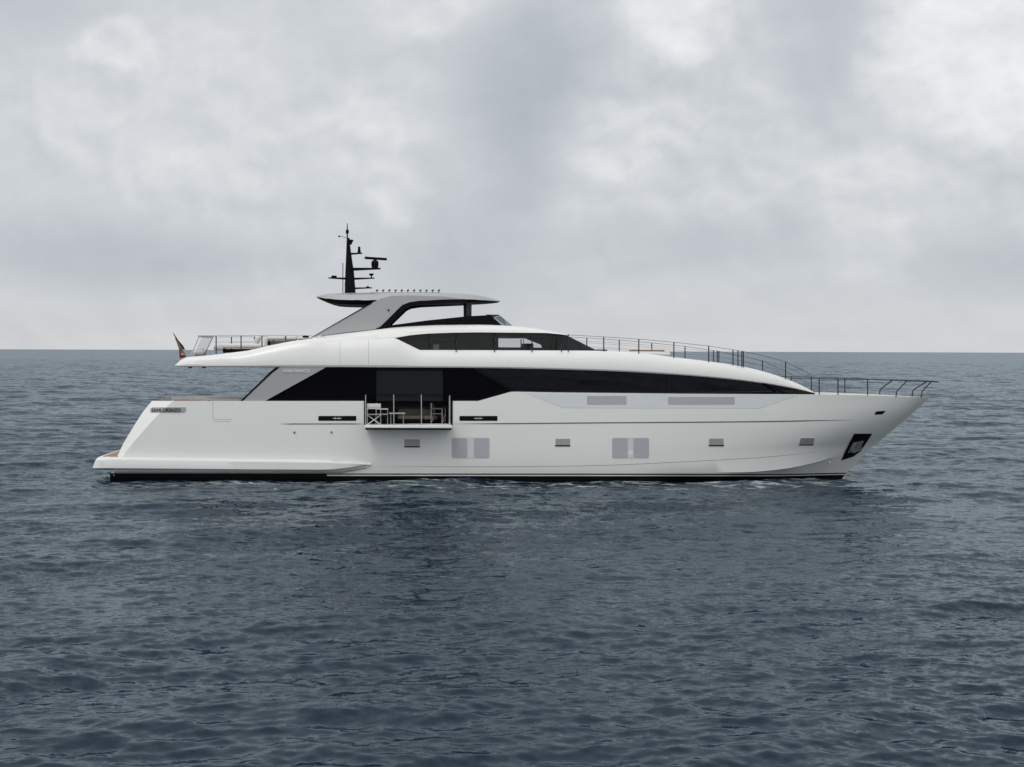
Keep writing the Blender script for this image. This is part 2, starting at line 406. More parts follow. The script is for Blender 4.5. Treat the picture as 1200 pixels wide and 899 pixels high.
ROWS = [
  row(TOPY, [(700,3.8),(800,3.74),(900,3.38),(955,2.98),(1000,2.35),(1040,1.56),(1070,.8)], 470, 1),
  row([(130,483),(560,483),(700,480),(900,477),(1000,476),(1075,478.5)], [(700,3.8),(800,3.73),(900,3.36),(955,2.92),(1000,2.26),(1040,1.42),(1064,.7)], 483),
  row([(130,497),(560,496.6),(700,495.6),(900,494),(1000,492),(1061,491)], [(700,3.8),(800,3.72),(900,3.33),(955,2.86),(1000,2.15),(1035,1.25),(1052,.6)], 497),
  row([(130,520),(560,520),(700,519),(900,516),(1000,513),(1034,514)], [(700,3.78),(800,3.66),(900,3.20),(955,2.62),(995,1.65),(1020,.72)], 520),
  row([(130,535),(560,535),(700,533),(850,528),(1000,519),(1026,520)], [(700,3.76),(800,3.61),(900,3.07),(955,2.38),(992,1.35),(1013,.6)], 535),
  row([(130,547),(600,546.8),(700,545.5),(800,541.2),(900,535.5),(975,528),(1019,526)], [(300,3.72),(700,3.70),(800,3.54),(880,3.10),(940,2.42),(980,1.42),(1003,.6)], 547),
  row([(130,553.6),(860,553.6),(890,552.6),(920,549.6),(955,542.5),(986,535),(1009,537)], [(300,3.66),(700,3.64),(800,3.47),(880,3.0),(930,2.42),(965,1.65),(990,.8)], 553.6),
  row([(130,554.9),(700,555),(900,555.5),(992,554)], [(300,3.65),(700,3.62),(800,3.42),(880,2.78),(930,1.75),(965,.85)], 554.9),
  row([(130,556.2),(700,556.6),(900,556.9),(991,555.4)], [(300,3.64),(700,3.60),(800,3.38),(880,2.72),(930,1.69),(965,.80)], 556.2),
  row([(130,557.6),(700,558.0),(900,558.2),(990,556.4)], [(300,3.63),(700,3.58),(800,3.34),(880,2.66),(930,1.63),(965,.75)], 557.6),
  row([(130,566),(700,566),(900,566),(984,565)], [(300,3.5),(700,3.45),(800,3.0),(880,2.1),(930,1.2),(960,.55)], 566),
  row([(130,580),(700,580),(900,580),(975,578)], [(300,2.9),(700,2.8),(800,2.3),(880,1.5),(930,.8),(955,.35)], 580),
]
MIDX = sorted(set([300+i*(850-300)/44 for i in range(45)] + [428., 530., 560., 562., 598., 602.]))
def cols(r):
    a = [r['e'], r['e']*.5+r['fo']*.5, r['fo']] + [r['fo'] + (300-r['fo'])*i/6 for i in range(1, 6)]
    n = 46; w = [1-(1-i/n)**1.35 for i in range(1, n+1)]
    return a + MIDX + [850+(r['xe']-850)*k for k in w]
def rowpts(r): return [P(x, float(r['y'](x)), -max(float(r['hb'](x)), 0.0)) for x in cols(r)]
CG = [cols(r) for r in ROWS]
def hullhb(x, y):
    if x > 850:
        lo, hi = 0., 1.
        yy = np.array([0.]*len(ROWS)); 
        def at(w):
            xx = np.array([850+(r['xe']-850)*w for r in ROWS]); yv = np.array([float(r['y'](a)) for r, a in zip(ROWS, xx)]); return xx, yv
        for _ in range(22):
            w = (lo+hi)/2; xx, yv = at(w)
            if np.interp(y, yv, xx) < x: lo = w
            else: hi = w
        xx, yv = at((lo+hi)/2); hv = [float(r['hb'](a)) for r, a in zip(ROWS, xx)]
        return float(np.interp(y, yv, hv))
    if x < 300:
        lo, hi = -.5, 2.
        def at(w):
            xx = np.array([r['e']+(r['fo']-r['e'])*w if w < 1 else r['fo']+(300-r['fo'])*(w-1) for r in ROWS]); return xx, np.array([float(r['y'](a)) for r, a in zip(ROWS, xx)])
        for _ in range(22):
            w = (lo+hi)/2; xx, yv = at(w)
            if np.interp(y, yv, xx) < x: lo = w
            else: hi = w
        xx, yv = at((lo+hi)/2); return float(np.interp(y, yv, [float(r['hb'](a)) for r, a in zip(ROWS, xx)]))
    ys, hs = [], []
    for r in ROWS:
        if x <= r['xe']: ys.append(float(r['y'](x))); hs.append(float(r['hb'](x)))
    if not ys: return 0.
    if x > ROWS[-1]['xe']:
        a = [s[1] for s in STEM][::-1]; b = [s[0] for s in STEM][::-1]; ys.append(float(np.interp(x, a, b))); hs.append(0.)
    k = np.argsort(ys); return float(np.interp(y, np.array(ys)[k], np.array(hs)[k]))

near = [rowpts(r) for r in ROWS]
ncol = len(near[0]); xs0 = cols(ROWS[0])
# bulwark cap and inside face of the bulwark
depth = [float(np.interp(x, [178,300,540,620,900,960,1050,1075,1090], [.85,1.08,1.08,.9,.6,.35,.15,.04,.0])) for x in xs0]
cap = [Vector((p.x, min(p.y+.14, 0), p.z)) for p in near[0]]
inn = [Vector((p.x, min(p.y+.17, 0), p.z-d)) for p, d in zip(near[0], depth)]
def in_open(j): return 428-.1 <= xs0[j] and xs0[j+1] <= 530+.1
bm = bmesh.new()
mats = [0]*7 + [1, 0, 1, 1]
full = [inn, cap] + near
fm = [0, 0] + mats
def sk(i, j): return in_open(j) and i in (0, 1, 2, 3)
g1 = grid(bm, full, skip=sk, mats=fm)
g2 = grid(bm, [[Vector((p.x, -p.y, p.z)) for p in r] for r in full], skip=lambda i, j: False, mats=fm)
for g_ in (g1, g2):          # crease of the quarter and of the chine
    for i in range(2, len(full)-1):
        e_ = bm.edges.get((g_[i][2], g_[i+1][2]))
        if e_: e_.smooth = False
    for j in range(len(CG[0])-1):
        e_ = bm.edges.get((g_[8][j], g_[8][j+1]))
        if e_ and xs0[j] > 850: e_.smooth = False
# transom and keel
for i in range(2, len(full)-1):
    q = (g1[i][0], g1[i+1][0], g2[i+1][0], g2[i][0])
    try: f_ = bm.faces.new(q); f_.material_index = fm[i]
    except ValueError: pass
for j in range(ncol-1):
    try: f_ = bm.faces.new((g1[-1][j], g1[-1][j+1], g2[-1][j+1], g2[-1][j])); f_.material_index = 1
    except ValueError: pass
for i in (0, 1):
    bm.faces.new((g1[i][0], g1[i+1][0], g2[i+1][0], g2[i][0]))
bmesh.ops.remove_doubles(bm, verts=bm.verts, dist=2e-4)
link('hull', bm, [M['hull'], M['anti']], yacht, 45)
bm = bmesh.new()                                      # deck inside the bulwark
grid(bm, [[v + Vector((0, -.02, 0)) for v in inn], [Vector((v.x, -v.y+.02, v.z)) for v in inn]])
link('main_deck', bm, M['teak'], yacht)
# moulding along the knuckle, interrupted by the opened balcony, and the spray and crease lines
kn = ROWS[2]
def sub(r, x0, x1, w0, name, m, dy=0., off=.012):
    xs = np.linspace(x0, x1, 60); top = [(x, float(r['y'](x))+dy-w0*min(1, 8*(i/59), 8*(1-i/59))/2) for i, x in enumerate(xs)]
    bot = [(x, float(r['y'](x))+dy+w0*min(1, 8*(i/59), 8*(1-i/59))/2) for i, x in enumerate(xs)]
    return strip(name, top, bot, hullhb, off, .05, m, yacht, nrow=1, step=20)
sub(kn, 328, 427, 1.1, 'hull_moulding', M['groove']); sub(kn, 531, 1000, 1.2, 'hull_moulding', M['groove'])
sub(ROWS[5], 440, 975, .5, 'spray_and_crease_line', M['vent'], 0, .008); sub(ROWS[6], 885, 984, .6, 'spray_and_crease_line', M['vent'], 0, .015)  # second strip: grey line painting in the shaded crease of the lower chine

# ---- side features of the hull
def rrect(x0, y0, x1, y1, c=1.2):
    return [(x0, y0+c), (x0+c*.3, y0+c*.3), (x0+c, y0), (x1-c, y0), (x1-c*.3, y0+c*.3), (x1, y0+c)], [(x0, y1-c), (x0+c*.3, y1-c*.3), (x0+c, y1), (x1-c, y1), (x1-c*.3, y1-c*.3), (x1, y1-c)]
def deco(name, x0, y0, x1, y1, off, m, parent=yacht, c=.8, mirror=True, th=.05):
    t_, b_ = rrect(x0, y0, x1, y1, c); return strip(name, t_, b_, hullhb, off, th, m, parent, mirror=mirror, nrow=1)
strip('window_recess', [(618,460.6),(640,460.8),(900,462.2),(935,462.6)], [(618,461.4),(660,478),(890,478.6),(935,463.2)], hullhb, .010, .05, M['inset'], yacht)
deco('bulwark_window', 688, 464, 734, 474, .022, M['frost']); deco('bulwark_window', 783, 465.2, 861, 474, .022, M['frost'])
for x0, x1 in ((529, 574), (717, 761)):
    w = deco('hull_window', x0, 512.5, x1, 537, .012, M['frost2'], c=2)
    for o in w:
        s = -1 if o is w[0] else 1
        for a, b in ((x0+.8, x0+18.5), (x1-18.5, x1-.8)):
            t_, b_ = rrect(a, 513.5, b, 536.3, 1.5); bm_o = strip('pane', t_, b_, hullhb, .024, .05, M['frost'], o, mirror=False, nrow=1)
            if s == 1:
                for v in bm_o.data.vertices: v.co.y = -v.co.y
                bm_o.data.flip_normals()
for x0, x1, y0, y1, sl in ((474,492,515,523.3,0),(651,668,514.3,522,0),(831,848,514,521.8,0),(937,953,513.5,521,1.6)):
    top = [(x0+sl, y0), (x1+sl, y0)]; bot = [(x0, y1), (x1, y1)]
    if sl: top = [(x0, y1-.3), (x0+sl, y0), (x1+sl, y0)]; bot = [(x0, y1), (x1, y1), (x1+sl, y0+.4)]
    strip('engine_vent', top, bot, hullhb, .014+.022*(sl > 0), .06, M['vent'], yacht, nrow=1)
    strip('vent_sill', [(x0-.5, y1-.2), (x1+.3, y1-.2)], [(x0-.5, y1+1.1), (x1+.3, y1+1.1)], hullhb, .03, .07, M['soft'], yacht, nrow=1)
for x0 in (373, 538.5):
    sl = deco('fairlead_slot', x0, 487.5, x0+44.5, 493.2, .012, M['soft'])
    for o, s in zip(sl, (-1, 1)):
        bm = bmesh.new(); cx = x0+22
        for a, b, c_, d_ in ((cx-5, 490.4, cx+5, 490.4), (cx-2, 488.2, cx-2, 492.6), (cx+2, 488.2, cx+2, 492.6)):
            tubeb(bm, [P(a, b, -3.83), P(c_, d_, -3.83)], .014, 6)
        if s == 1:
            for v in bm.verts: v.co.y *= -1
        link('roller_bars', bm, M['steel'], o)
def disc(name, px_, py_, rad, m, off=.02, mirror=True, parent=yacht):
    hb = hullhb(px_, py_); bm = bmesh.new(); c = P(px_, py_, -(hb+off))
    bmesh.ops.create_cone(bm, cap_ends=True, segments=18, radius1=rad, radius2=rad*.8, depth=.06, matrix=Matrix.Translation(c) @ Matrix.Rotation(R(90), 4, 'X'))
    return both(name, bm, m, parent) if mirror else link(name, bm, m, parent)
disc('drain_outlet', 345, 506.8, .045, M['groove']); disc('drain_outlet', 388.5, 506.6, .045, M['groove'])
for x in (255, 264, 273): disc('exhaust_port', x, 552.3, .03, M['steel'], .25)
disc('docking_light', 972, 542, .07, M['steel'], .03)
for a, b in (((249.5,471),(249.5,491)), ((249.5,491.3),(272,491.3)), ((252,493.6),(270,493.6))):
    vert = a[0] == b[0]
    if vert: strip('panel_seam', [(a[0]-.2, a[1]), (a[0]+.25, a[1])], [(b[0]-.2, b[1]), (b[0]+.25, b[1])], hullhb, .004, .03, M['vent'], yacht, nrow=1)
    else: strip('panel_seam', [a, b], [(a[0], a[1]+.4), (b[0], b[1]+.4)], hullhb, .004, .03, M['vent'], yacht, nrow=1)
# name plate on the quarter
strip('name_plate', [(176,479),(179,477.3),(215.5,477.3),(217.5,477.3)], [(176,483),(179,483.3),(215.5,483.3),(217.5,481.5)], hullhb, .03, .06, M['plate'], yacht, nrow=7, step=1.2)
def text(name, s, px0, px1, py_base, hb, m, parent, depth=.012, bold=0.0):
    cu = bpy.data.curves.new(name, 'FONT'); cu.body = s; cu.size = 1; cu.extrude = .01; cu.offset = bold; cu.space_character = 1.08
    t_ = bpy.data.objects.new(name, cu); COL.objects.link(t_); dg = bpy.context.evaluated_depsgraph_get()
    me = bpy.data.meshes.new_from_object(t_.evaluated_get(dg)); bpy.data.objects.remove(t_)
    co = [v.co.copy() for v in me.vertices]; x0 = min(c.x for c in co); x1 = max(c.x for c in co)
    a = P(px0, py_base, -hb); b = P(px1, py_base, -hb); k = (b.x-a.x)/(x1-x0)
    for v in me.vertices:
        v.co = Vector((a.x+(v.co.x-x0)*k, a.y - v.co.z*2 - depth, a.z+v.co.y*min(k, k*1.0)))
    me.materials.append(m); o = bpy.data.objects.new(name, me); COL.objects.link(o); o.parent = parent; return o
tx = text('name_lettering', 'SANLORENZO', 177.5, 211.5, 482.6, hullhb(190, 481)+.02, M['ink'], yacht, bold=.02)
for v in tx.data.vertices:    # letters follow the curve of the quarter
    xx = CX + v.co.x*F/(v.co.y-CAMY); yy = CY + (H-v.co.z)*F/(v.co.y-CAMY) + ROLL*(xx-CX)
    yy = 482.5 - (482.6-yy)*1.15
    v.co = P(xx, yy, -(hullhb(max(xx, 171), yy)+.05))

# ---- anchor pocket (flat, its depth painted in shades) and bow details
pk = strip('pocket_shade_patch', [(986.5,539),(990,530.5),(1001.5,508.4),(1021,508.4),(1022,508.2)], [(986.5,539.4),(1000,535.2),(1008.5,529),(1022,508.9)], hullhb, .06, .09, M['soft'], yacht, nrow=4, step=2)  # raised black sheet, the recess's shade put into its colour
pi = strip('pocket_pale_patch', [(994,529.5),(1000.5,518.5),(1012.5,517)], [(994,531),(1004,528),(1007.5,525),(1012.5,517.6)], hullhb, .09, .03, M['vent'], yacht, nrow=3, step=2)  # grey sheet painting the paler lower end of the recess's shading
hbA = hullhb(1004, 522)
for s in (-1, 1):
    bm = bmesh.new(); o_ = -(hbA+.14)
    tubeb(bm, [P(1013, 511, o_-.0), P(1004, 524, o_)], .05, 8)
    tubeb(bm, [P(996, 527, o_), P(1000, 530.5, o_-.04), P(1009, 526.5, o_)], .06, 8, .04)
    tubeb(bm, [P(996, 527, o_), P(999, 521.5, o_-.06)], .06, 8, .02)
    tubeb(bm, [P(1009, 526.5, o_), P(1009, 520.5, o_-.06)], .05, 8, .02)
    if s == 1:
        for v in bm.verts: v.co.y *= -1
    link('anchor', bm, M['groove'], yacht)
strip('bow_fairlead', [(1025,485.8),(1026.5,482.3),(1037,481.6),(1037.6,482)], [(1025,486.1),(1034,485.6),(1037.6,482.4)], hullhb, .02, .06, M['soft'], yacht, nrow=1, step=3)

# ---- swim platform with its long fairings
def sponson():
    xs = [108, 110, 113, 117, 123, 131, 140] + [140+i*(380-140)/16 for i in range(1, 17)] + [390, 400, 410, 420, 428, 435]
    out_h = [(108,3.72),(113,3.88),(120,4.0),(131,4.05),(380,4.05),(410,3.98),(425,3.9),(435,3.80)]
    ytop = [(108,538.2),(137,538),(380,541),(420,542.6),(435,543.6)]; ybot = [(108,549.2),(300,550.8),(385,551.2),(410,548.6),(428,545.4),(435,544)]
    I = lambda k, x: float(np.interp(x, [a for a, b in k], [b for a, b in k]))
    prof = [[], [], [], [], [], [], []]
    for x in xs:
        h = I(out_h, x); yt, yb = I(ytop, x), I(ybot, x)
        rk = 5*(1-min(1, (x-108)/20)) if x < 128 else 0        # raked aft face
        q = [(x+rk+2.5*(x<128)*(1-(x-108)/20), yt-2.6, h-.42 if x > 128 else h-.25), (x+rk, yt-.6, h-.09), (x+rk, yt+.3, h-.015), (x+rk*.75, yt+1.4, h), (x+rk*.1, yb-.8, h-.02), (x, yb, h-.06), (x, yb+1.2, h-.45 if x > 128 else h-.3)]
        if x > 385: q[6] = (x, yb+.3, h-.2); q[0] = (x, yt-1.2, h-.25)
        for k, (a, b, c) in enumerate(q): prof[k].append(P(a, b, -c))
    bm = bmesh.new(); g1 = grid(bm, prof); g2 = grid(bm, [[Vector((p.x, -p.y, p.z)) for p in r] for r in prof])
    for i in range(6): bm.faces.new((g1[i][0], g1[i+1][0], g2[i+1][0], g2[i][0]))
    for j in range(len(xs)-1):
        if xs[j] < 140:
            bm.faces.new((g1[0][j], g1[0][j+1], g2[0][j+1], g2[0][j])); bm.faces.new((g1[6][j], g1[6][j+1], g2[6][j+1], g2[6][j]))
    for g in (g1, g2):
        bm.faces.new([r[-1] for r in g])
    link('swim_platform', bm, M['hull'], yacht, 24)
sponson()
z = P(125, 535.4, -3.8).z
box('platform_decking', (P(122, 535, -3.6).x+.55, 0, z+.0), (1.2, 7.1, .03), M['teak'], yacht, .005)
strip('under_hull_strip', [(134,552.6),(400,552.6),(430,548)], [(134,554.6),(400,554.8),(430,549)], hullhb, .02, .1, M['vent'], yacht, nrow=1)
strip('boot_top_cover', [(129,554.7),(383,554.9)], [(129,559),(383,559)], hullhb, .03, .1, M['anti'], yacht, nrow=1)
for a, b in ((203, 236), (236, 281)):   # cap rail and cleats seen along the cockpit bulwark
    tube('cap_rail', [P(a, 468.9, -3.62), P(b, 468.9, -3.68)], .022, M['teak'] if a < 230 else M['canvas'], yacht)
box('cleat', P(204, 469.2, -3.5), (.16, .06, .07), M['cush'], yacht, .02); box('cleat', P(245, 469.2, -3.6), (.12, .06, .06), M['soft'], yacht, .02)

# ---- upper deck: long white overhang
BOT = [(205,428.6),(212,429.6),(430,430.3),(560,431.2),(700,434.4),(780,438.4),(850,444),(900,450.2),(930,455.4),(955,461)]
bx_, by_ = zip(*BOT); botf = pchip(bx_, by_)
TA = [(205,428.2),(211,422.5),(219,418.6),(240,416.8),(258,415),(290,411),(315,405.2),(340,400.2),(370,396.4),(385,400.2),(400,399),(440,397.2),(462,396.2),(463,396.2),(492,410.2)]
TB = [(492,410.2),(600,410.6),(700,411.2),(745,413.4),(790,418.8),(830,423.6),(870,429.6),(900,437),(930,447.6),(948,456.4),(955,460.6)]
tb = pchip(*zip(*TB))
def topf(x): return float(np.interp(x, *zip(*TA))) if x < 492 else float(tb(x))
HBX = [(205,3.35),(215,3.6),(240,3.75),(300,3.82),(700,3.82),(800,3.62),(870,3.2),(920,2.6),(955,1.9)]
hbo = pchip(*zip(*HBX))
def band():
    xs = sorted(set([205,207,211,215,219,226,240,258,275,290,302,315,328,340,355,370,378,385,400,420,440,455,462,463,470,477,485,492] + [492+(955-492)*i/70 for i in range(71)]))
    prof = [[] for _ in range(9)]
    for x in xs:
        a, b = topf(x), float(botf(x)); h = float(hbo(x)); t_ = b-a
        for k, (s, dh) in enumerate(((0, -.55), (0.0, -.30), (.02, -.26), (.12, -.17), (.4, -.05), (.75, 0), (.93, -.01), (1.0, -.06), (1.03, -.6))):
            yy = a+t_*s - (.12 if k == 0 and x > 500 else 0)
            prof[k].append(P(x, yy, -(h+dh)))
    bm = bmesh.new(); g1 = grid(bm, prof); g2 = grid(bm, [[Vector((p.x, -p.y, p.z)) for p in r] for r in prof])
    for i in range(8): bm.faces.new((g1[i][0], g1[i+1][0], g2[i+1][0], g2[i][0])); bm.faces.new((g1[i][-1], g1[i+1][-1], g2[i+1][-1], g2[i][-1]))
    for j in range(len(xs)-1):
        bm.faces.new((g1[8][j], g1[8][j+1], g2[8][j+1], g2[8][j]))
        if xs[j] >= 492: bm.faces.new((g1[0][j], g1[0][j+1], g2[0][j+1], g2[0][j]))
    link('upper_deck', bm, M['white'], yacht, 22)
band()
# planking of the open aft part of the upper deck
bm = bmesh.new(); q = [P(x, y, -3.3) for x, y in ((213,424),(300,417),(380,405),(470,405))]
grid(bm, [q, [Vector((p.x, 3.3, p.z)) for p in q]]); link('aft_deck_planking', bm, M['teak'], yacht)
for x in (398.3, 431.8):
    strip('panel_seam', [(x-.2, topf(x)+1), (x+.25, topf(x)+1)], [(x-.2, 429), (x+.25, 429)], lambda a, b: float(hbo(a))+np.interp((b-topf(a))/(botf(a)-topf(a)), [0,.02,.12,.4,.75,.93,1], [-.3,-.26,-.17,-.05,0,-.01,-.06]), .004, .03, M['frost'], yacht, nrow=10)
for x in (223, 239): box('deck_light', P(x, 430.8, -3.4), (.16, .12, .05), M['soft'], yacht, .01)

# ---- flybridge coaming above the wheelhouse windows
CB = [(366,396.6),(385,400),(400,398.9),(440,397.1),(463,396),(480,393),(500,391),(530,389.9),(560,389.5),(640,390.2),(655,391.6),(668,393.2)]
CT = [(366,396),(385,393.4),(400,391.4),(440,386.6),(460,384.2),(480,382.7),(520,381),(560,380.7),(600,382.2),(625,384.6),(645,387.8),(660,391),(668,393)]
cbf = lambda x: float(np.interp(x, *zip(*CB))); ctf = pchip(*zip(*CT))
def coam():
    xs = [366+(668-366)*i/80 for i in range(81)]; prof = [[] for _ in range(7)]
    for x in xs:
        a, b = float(ctf(x)), cbf(x); h = float(np.interp(x, [366,463,600,640,668], [3.50,3.52,3.4,3.2,2.9]))
        for k, (s, dh) in enumerate(((-.02, -1.0), (-.01, -.5), (.03, -.36), (.2, -.22), (.6, -.06), (1.0, 0), (1.0, -.3))):
            prof[k].append(P(x, a+(b-a)*s, -(h+dh)))
    bm = bmesh.new(); g1 = grid(bm, prof); g2 = grid(bm, [[Vector((p.x, -p.y, p.z)) for p in r] for r in prof])
    for j in range(len(xs)-1):
        bm.faces.new((g1[0][j], g1[0][j+1], g2[0][j+1], g2[0][j]))
        if xs[j] > 455: bm.faces.new((g1[6][j], g1[6][j+1], g2[6][j+1], g2[6][j]))
    for i in range(6): bm.faces.new((g1[i][-1], g1[i+1][-1], g2[i+1][-1], g2[i][-1])); bm.faces.new((g1[i][0], g1[i+1][0], g2[i+1][0], g2[i][0]))
    link('flybridge_coaming', bm, M['white'], yacht, 24)
coam()

# ---- wheelhouse: tinted side glass, dark inside, one clear opening right through
hbw = lambda x, y: float(np.interp(x, [463,600,640,668,701], [3.36,3.32,3.15,2.85,2.35]))
WT = [(463,396.4),(480,392.6),(500,390.6),(530,389.5),(560,389.1),(640,389.8),(655,391.2),(664,393),(700.5,411.2)]
WB = [(463,396.5),(492,410.8),(700.5,411.6)]
strip('wheelhouse_glass', WT, WB, hbw, 0, .02, M['tint'], yacht, mirror=False)
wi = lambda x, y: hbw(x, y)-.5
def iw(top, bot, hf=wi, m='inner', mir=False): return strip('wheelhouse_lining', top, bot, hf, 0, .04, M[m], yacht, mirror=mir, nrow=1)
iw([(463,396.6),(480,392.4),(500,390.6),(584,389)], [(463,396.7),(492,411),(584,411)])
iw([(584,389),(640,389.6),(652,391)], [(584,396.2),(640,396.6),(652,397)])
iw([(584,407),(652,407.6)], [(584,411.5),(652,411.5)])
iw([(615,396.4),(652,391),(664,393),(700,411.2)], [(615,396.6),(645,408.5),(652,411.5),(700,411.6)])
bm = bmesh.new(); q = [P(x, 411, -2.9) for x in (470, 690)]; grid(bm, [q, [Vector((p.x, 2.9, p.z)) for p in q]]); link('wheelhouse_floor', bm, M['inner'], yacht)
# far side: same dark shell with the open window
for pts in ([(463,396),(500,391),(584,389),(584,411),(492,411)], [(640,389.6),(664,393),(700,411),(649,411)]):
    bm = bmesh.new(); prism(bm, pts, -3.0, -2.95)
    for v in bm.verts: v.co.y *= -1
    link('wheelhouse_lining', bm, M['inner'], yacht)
for x in (503, 534.6, 579.5, 613.5): panel('window_mullion', [(x-.35,390), (x+.35,390), (x+.35,411), (x-.35,411)], 3.40, .03, M['black'] if x != 613.5 else M['rail'], yacht, mirror=False, bevel=0)
tube('door_rail', [P(503, 398.5, -3.0), P(584, 400, -3.0)], .02, M['rail'], yacht)
box('helm_console', P(618, 406.3, -1.2), (.45, 1.6, .28), M['soft'], yacht, .05)
box('helm_seat', P(511, 406.8, -2.7), (.28, .5, .25), M['canvas'], yacht, .06)

# ---- main deck windows
hbs = lambda x, y: float(hbo(x))*np.clip(1-(y-430)/40, 0, 1) + hullhb(x, 470 if x < 560 else float(ROWS[0]['y'](x))+.5)*np.clip((y-430)/40, 0, 1)
shf = lambda x: float(ROWS[0]['y'](x))
xsF = list(np.linspace(545, 955, 50))
xsF = [551]+[x for x in xsF if x > 553]
strip('saloon_window', [(x, float(botf(x))-1.0) for x in xsF], [(x, min(shf(x)+1.2, 431.5+(x-551)*.56)) for x in xsF],
      lambda x, y: min(float(hbo(x))*.5+hullhb(x, shf(x)+.5)*.5, hullhb(x, shf(x)+.5)+.1, float(hbo(x)))-.12-.10*np.clip((y-botf(x))/30, 0, 1), 0, .03, M['glass'], yacht, nrow=2)
strip('side_window', [(309,470.5),(383,429.8),(441,429.8)], [(309,471),(441,471)], lambda x, y: 3.75-.2*(y-430)/40, 0, .04, M['black'], yacht, nrow=1)
strip('side_window', [(519,430),(553,430),(560,434),(601,459.2)], [(519,471),(560,471),(601,459.4)], lambda x, y: 3.75-.2*(y-430)/40, 0, .04, M['black'], yacht, nrow=1)
for x in (781,):
    strip('window_joint', [(x-.3, float(botf(x))), (x+.3, float(botf(x)))], [(x-.3, shf(x)+.6), (x+.3, shf(x)+.6)],
      lambda a, y: min(float(hbo(a))*.5+hullhb(a, shf(a)+.5)*.5, hullhb(a, shf(a)+.5)+.1, float(hbo(a)))-.12-.10*np.clip((y-botf(a))/30, 0, 1), .008, .02, M['soft'], yacht, nrow=4)
panel('window_frame_bar', [(551,430.5),(556,430.5),(606,459),(601,459.5)], 3.75, .05, M['soft'], yacht, bevel=0)
panel('windscreen_post', [(893,449),(898,449.5),(924,461.5),(918,461.5)], 3.0, .04, M['black'], yacht, bevel=0)
panel('saloon_door', [(441,434.5),(519,434.5),(519,470),(441,470)], 3.66, .04, M['blind'], yacht, mirror=False, bevel=0)
for y0, y1, m_ in ((429.8,434.6,'black'), (462.3,463,'soft'), (463.6,464.1,'frost')): panel('door_track', [(441,y0),(519,y0),(519,y1),(441,y1)], 3.69, .03, M[m_] if m_ != 'frost' else M['blind'], yacht, mirror=False, bevel=0)
strip('saloon_door', [(441,429.8),(519,430)], [(441,471),(519,471)], const(3.68), 0, .04, M['black'], yacht, mirror=False, nrow=1).scale = (1, -1, 1)
# saloon inside the opening
def quad(name, a, b, c, d, m): bm = bmesh.new(); bm.faces.new([bm.verts.new(p) for p in (a, b, c, d)]); return link(name, bm, m, yacht)
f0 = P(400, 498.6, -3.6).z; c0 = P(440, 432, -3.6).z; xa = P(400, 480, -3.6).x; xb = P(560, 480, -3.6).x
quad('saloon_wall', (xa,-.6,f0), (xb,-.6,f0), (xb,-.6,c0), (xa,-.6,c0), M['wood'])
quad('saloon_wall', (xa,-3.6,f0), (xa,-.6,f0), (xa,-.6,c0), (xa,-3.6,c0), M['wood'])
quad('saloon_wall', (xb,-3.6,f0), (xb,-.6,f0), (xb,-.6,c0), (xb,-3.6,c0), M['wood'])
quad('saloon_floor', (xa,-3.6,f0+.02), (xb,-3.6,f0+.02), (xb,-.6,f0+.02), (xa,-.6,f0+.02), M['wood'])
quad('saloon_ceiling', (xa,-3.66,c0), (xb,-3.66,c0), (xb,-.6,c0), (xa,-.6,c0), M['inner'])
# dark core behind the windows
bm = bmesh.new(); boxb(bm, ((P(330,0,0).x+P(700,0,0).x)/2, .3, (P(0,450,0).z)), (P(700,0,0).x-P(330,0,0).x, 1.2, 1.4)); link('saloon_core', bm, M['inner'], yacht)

# ---- grey wing panels with lettering
panel('wing_panel', [(284,470.3),(303,452),(319,436.5),(325,431.5),(330,430),(383,430),(310,470.3)], 3.74, .10, M['wing'], yacht)
panel('wing_edge', [(281.5,470.3),(284,470.3),(303,452),(319.5,436.5),(327,431),(327,430),(323,430.6),(317,435.4)], 3.76, .13, M['soft'], yacht, bevel=0)
text('wing_lettering', 'SANLORENZO', 332, 363, 436.3, 3.745, M['letter'], yacht, bold=.02)

# ---- opened balcony
bal = empty('balcony', (0, 0, 0), yacht)
bm = bmesh.new(); a = P(427.3, 498.2, -5.0); b = P(529.8, 501.9, -5.0)
boxb(bm, ((a.x+b.x)/2, -4.38, (a.z+b.z)/2), (b.x-a.x, 1.24, a.z-b.z)); link('balcony_floor', bm, M['white'], bal, bevel=.015)
bm = bmesh.new(); a2 = P(428, 502.0, -4.97); b2 = P(529.2, 504, -4.97)
boxb(bm, ((a2.x+b2.x)/2, -4.36, (a2.z+b2.z)/2), (b2.x-a2.x, 1.2, a2.z-b2.z)); link('balcony_underside', bm, M['soft'], bal)
zt = a.z
posts = [(428.8,463.5),(461.7,463.2),(494,463.2),(527.3,464)]
for x, y in posts:
    tube('balcony_post', [Vector((P(x, y, -4.93).x, -4.93, zt)), P(x-.3, y-.6, -4.93)], .024, M['steel'], bal)
for x, y in ((428.6, 464.5), (526.5, 465)):
    tube('balcony_post', [Vector((P(x, y, -3.9).x, -3.9, zt)), P(x, y, -3.9)], .022, M['steel'], bal)
for k in (0, .33, .66):
    zz = P(0, 465.5, -4.93).z*(1-k)+zt*k
    for x in (posts[0][0], posts[-1][0]):
        tube('balcony_wire', [Vector((P(x, 470, -4.93).x, -4.93, zz)), Vector((P(x, 470, -3.9).x, -3.9, zz))], .008, M['steel'], bal, 6)
    if k: tube('balcony_wire', [Vector((P(posts[0][0], 470, -4.93).x, -4.93, zz)), Vector((P(posts[-1][0], 470, -4.93).x, -4.93, zz))], .0045, M['rail'], bal, 5)
